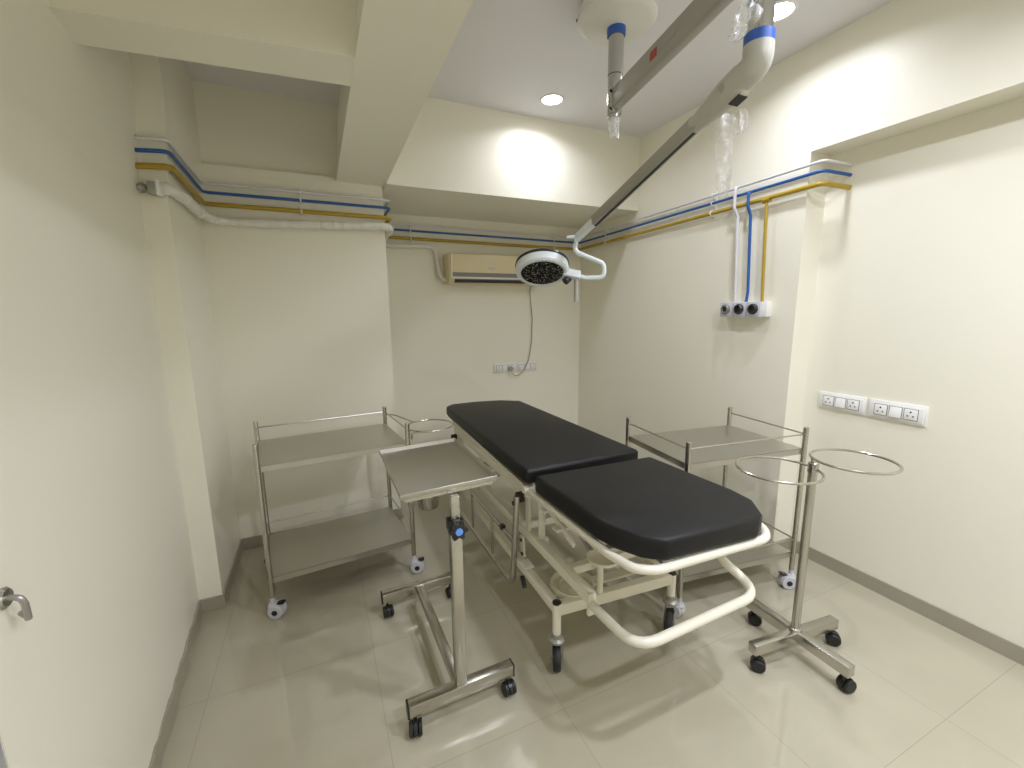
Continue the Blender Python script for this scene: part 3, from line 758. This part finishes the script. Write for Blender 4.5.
# insulated air-conditioner pipe along the alcove
it = thing('insulated_pipe', (0, 0, 0), 'thick white tape-wrapped pipe along the alcove wall under the yellow pipe', 'pipe')
path = fillet([(-.572, YP-.032, 2.038), (-.535, YP-.036, 2.040), (-.515, YP+.10, 2.034), (-.513, YA-.24, 2.030), (-.47, YA-.06, 2.020), (-.36, YA-.040, 2.024), (-.20, YA-.040, 2.026), (.20, YA-.040, 2.040), (.450, YA-.045, 2.052), (.492, YA-.02, 2.048), (.495, YA+.10, 2.04)], .08)
dense = []
for a, b in zip(path[:-1], path[1:]):
    k = max(1, int((b-a).length/.012))
    dense += [a.lerp(b, i/k) for i in range(k)]
dense.append(path[-1])
rnd = random.Random(11)
rad = [.0245+.0035*math.sin(i*.9)*math.sin(i*.37)+rnd.uniform(-.0018, .0018) for i in range(len(dense))]
MB().tube(dense, rad, 14).build('wrapped_pipe', M['wrap'], it)
MB().tube(fillet([(.495, YA+.08, 2.04), (.53, YB-.05, 2.045), (.60, YB-.032, 2.038), (.90, YB-.032, 2.05), (.975, YB-.032, 2.03), (.985, YB-.034, 1.90), (1.005, YB-.05, 1.80), (1.05, YB-.06, 1.765)], .05), .0185, 12).build('bare_hose', M['wrap'], it)
MB().box(-.612, YP-.052, 2.012, -.578, YP-.010, 2.064).build('end_fitting', M['greymet'], it, bevel=.004)
MB().cyl((-.654, YP-.030, 2.038), (-.620, YP-.030, 2.038), .014, n=14).lathe([(.014, 0), (.021, 0), (.021, .012), (.014, .012)], T(-.640, YP-.030, 2.038) @ Matrix.Rotation(PI/2, 4, 'Y'), 8).build('end_nut', M['greymet'], it)
MB().box(-.580, YP-.060, 2.006, -.566, YP-.002, 2.070).build('end_clamp', M['white'], it, bevel=.003)

# ------------------------------------------------------------------ split air conditioner
ax0, ax1, az0, az1, ay = 1.045, 1.945, 1.735, 1.985, 3.565
ac = thing('air_conditioner', (1.495, YB, 1.735), 'beige wall-mounted split air conditioner beneath the pipes', 'air conditioner')
mbx = MB()
side_prof = [(ay+.035, az0), (ay+.005, az0+.040), (ay, az0+.060), (ay+.004, az1-.02), (ay+.018, az1), (YB, az1), (YB, az0)]
n = len(side_prof)
vs = [V(ax0, y, z) for y, z in side_prof] + [V(ax1, y, z) for y, z in side_prof]
mbx.add(vs, [list(range(n)), list(range(n, 2*n))[::-1]] + [[i, (i+1) % n, n+(i+1) % n, n+i] for i in range(n)])
mbx.build('casing', M['acbeige'], ac, bevel=.005)
fp = MB().box(ax0+.020, ay-.007, az0+.068, ax1-.020, ay+.004, az1-.006).build('front_panel', M['acbeige'], ac, bevel=.005)
MB().box(ax0+.012, ay-.009, az0+.050, ax0+.022, ay+.004, az1-.005).box(ax0+.012, ay-.010, az0+.044, ax1-.012, ay+.004, az0+.056).build('panel_edge', M['white'], fp, bevel=.002)
MB().box(ax0+.022, ay-.0085, az0+.058, ax1-.022, ay-.006, az0+.092).build('grey_band', M['acgrey'], fp)
bd = MB().lathe([(0, 0), (.020, 0), (.019, .003), (0, .004)], T(1.425, ay-.0065, az0+.135) @ Matrix.Rotation(PI/2, 4, 'X') @ Matrix.Diagonal((1.5, .75, 1, 1)), 28)
bd.build('badge', M['greymet'], fp)
MB().box(ax0+.045, ay+.006, az0+.010, ax1-.045, ay+.030, az0+.040).build('air_slot', M['dark'], ac)
MB().bar((ax0+.055, ay+.012, az0+.026), (ax1-.055, ay+.012, az0+.026), .024, .004, (0, 1, .5)).build('louvre', M['acgrey'], ac)
cord = [(1.885, YB-.05, 1.745), (1.877, YB-.016, 1.70), (1.895, YB-.012, 1.55), (1.907, YB-.012, 1.43), (1.898, YB-.014, 1.20), (1.862, YB-.022, 1.03), (1.800, YB-.035, .925), (1.722, YB-.045, .880), (1.672, YB-.052, .905), (1.657, YB-.055, .945)]
cd = MB().tube(fillet(cord, .08), .0045, 8).build('power_cord', M['cable'], ac)
MB().lathe([(0, 0), (.017, 0), (.018, .010), (.021, .020), (.021, .040), (0, .042)], T(1.657, YB-.026, .960) @ Matrix.Rotation(PI/2, 4, 'X'), 20).build('plug', M['cable'], cd)

# ------------------------------------------------------------------ switch boards
def switch_board(loc, rz, w, h, label, group, mods):
    """wall plate in local x (width) / z, sticking out along local -y"""
    t = thing('switch_board', loc, label, 'switch board', rz, group)
    W = world_of(t)
    def bl(mb, name, mat, par=None, **k):
        mb.v = [W @ p for p in mb.v]; return mb.build(name, M[mat], par or t, **k)
    pl = bl(MB().box(-w/2, -.010, -h/2, w/2, 0, h/2), 'back_plate', 'white', bevel=.003)
    bl(MB().box(-w/2+.010, -.0145, -h/2+.010, w/2-.010, -.0095, h/2-.010), 'cover_plate', 'white', bevel=.002)
    for cx_, kind in mods:
        if kind == 'socket':
            s = bl(MB().box(cx_-.026, -.019, -.026, cx_+.026, -.014, .026), 'socket', 'whitemod', bevel=.002)
            rim = MB()
            for a, b in ((-1, 0), (1, 0), (0, -1), (0, 1)):
                rim.box(cx_+a*.0275-(.0012 if a else .0285), -.0158, b*.0275-(.0012 if b else .0285), cx_+a*.0275+(.0012 if a else .0285), -.0144, b*.0275+(.0012 if b else .0285))
            bl(rim, 'gap_line', 'acgrey', s)
            holes = MB()
            for hx2, hz, r in ((0, .012, .0042), (-.011, -.008, .0035), (.011, -.008, .0035)):
                holes.cyl((cx_+hx2, -.0188, hz), (cx_+hx2, -.0196, hz), r, n=12)
            bl(holes, 'pin_holes', 'dark', s)
        else:
            s = bl(MB().add([V(cx_-.024, -.014, -.026), V(cx_+.024, -.014, -.026), V(cx_+.024, -.014, .026), V(cx_-.024, -.014, .026),
                             V(cx_-.024, -.024, -.026), V(cx_+.024, -.024, -.026), V(cx_+.024, -.017, .026), V(cx_-.024, -.017, .026)],
                            [[0, 1, 2, 3], [7, 6, 5, 4], [0, 4, 5, 1], [1, 5, 6, 2], [2, 6, 7, 3], [3, 7, 4, 0]]), 'rocker_switch', 'whitemod', bevel=.0015)
            rim = MB()
            for a, b in ((-1, 0), (1, 0), (0, -1), (0, 1)):
                rim.box(cx_+a*.0262-(.001 if a else .0272), -.0156, b*.0275-(.001 if b else .0285), cx_+a*.0262+(.001 if a else .0272), -.0144, b*.0275+(.001 if b else .0285))
            bl(rim, 'gap_line', 'acgrey', s)
    return t
three = [(-.062, 'socket'), (0, 'rocker'), (.062, 'socket')]
g = 'switch boards with sockets'
switch_board((XR2, 1.367, .982), -PI/2, .238, .094, 'white switch and socket board on the right wall, the one nearer the wall corner', g, three)
switch_board((XR2, 1.118, .982), -PI/2, .240, .096, 'white switch and socket board on the right wall, the one farther from the corner', g, three)
switch_board((1.612, YB, .965), 0, .232, .094, 'white socket board on the back wall with the cord plugged in', g, three)
switch_board((1.850, YB, .962), 0, .214, .090, 'white socket board on the back wall, crossed by the hanging cord', g, three)

# ------------------------------------------------------------------ medical gas outlets
go = thing('gas_outlet_unit', (XR, 1.862, 1.494), 'white box with three round gas outlets on the right wall below the pipes', 'gas outlet')
MB().box(XR-.044, 1.712, 1.452, XR, 2.022, 1.538).build('housing', M['white'], go, bevel=.002)
for i, y in enumerate((1.975, 1.880, 1.785)):
    bk = MB().box(XR-.062, y-.044, 1.450, XR-.039, y+.044, 1.540).build('outlet_block', M['lilac'], go, bevel=.003)
    R_ = T(XR-.061, y, 1.497) @ Matrix.Rotation(-PI/2, 4, 'Y')
    MB().lathe([(.016, 0), (.032, 0), (.031, .012), (.024, .020), (.017, .018)], R_, 28, close=True).build('outlet_ring', [M['acgrey'], M['blackpl'], M['dark']][i], bk)
    MB().lathe([(0, .001), (.0165, .001), (.0165, .010), (.010, .012), (0, .006)], R_, 22).build('outlet_valve', [M['blackpl'], M['blackpl'], M['blackpl']][i], bk)

# ------------------------------------------------------------------ camera and render settings
cam = bpy.data.cameras.new('camera'); co = bpy.data.objects.new('camera', cam); COL.objects.link(co)
yaw, pit, rol = math.radians(24.1950129), math.radians(9.63381107), math.radians(-0.63807733)
f = V(math.sin(yaw)*math.cos(pit), math.cos(yaw)*math.cos(pit), -math.sin(pit))
r0 = V(math.cos(yaw), -math.sin(yaw), 0); u0 = r0.cross(f)
c, s = math.cos(rol), math.sin(rol)
r1 = r0*c + u0*s; u1 = u0*c - r0*s
co.matrix_world = Matrix(((r1.x, u1.x, -f.x, 0), (r1.y, u1.y, -f.y, 0), (r1.z, u1.z, -f.z, 1.5), (0, 0, 0, 1)))
cam.sensor_width = 36; cam.sensor_fit = 'HORIZONTAL'; cam.lens = 428.843/1024*36; cam.clip_start = .02
SC.camera = co
w = bpy.data.worlds.new('world'); SC.world = w; w.use_nodes = True
w.node_tree.nodes['Background'].inputs['Color'].default_value = (.9, .93, 1, 1)
w.node_tree.nodes['Background'].inputs['Strength'].default_value = .0
vs_ = SC.view_settings
vs_.view_transform = 'Standard'; vs_.look = 'None'; vs_.gamma = 1; vs_.use_curve_mapping = False
vs_.exposure = 0.06
SC.cycles.use_denoising = True
SC.cycles.max_bounces = 12; SC.cycles.diffuse_bounces = 8
SC.cycles.caustics_reflective = True
SC.cycles.sample_clamp_indirect = 4
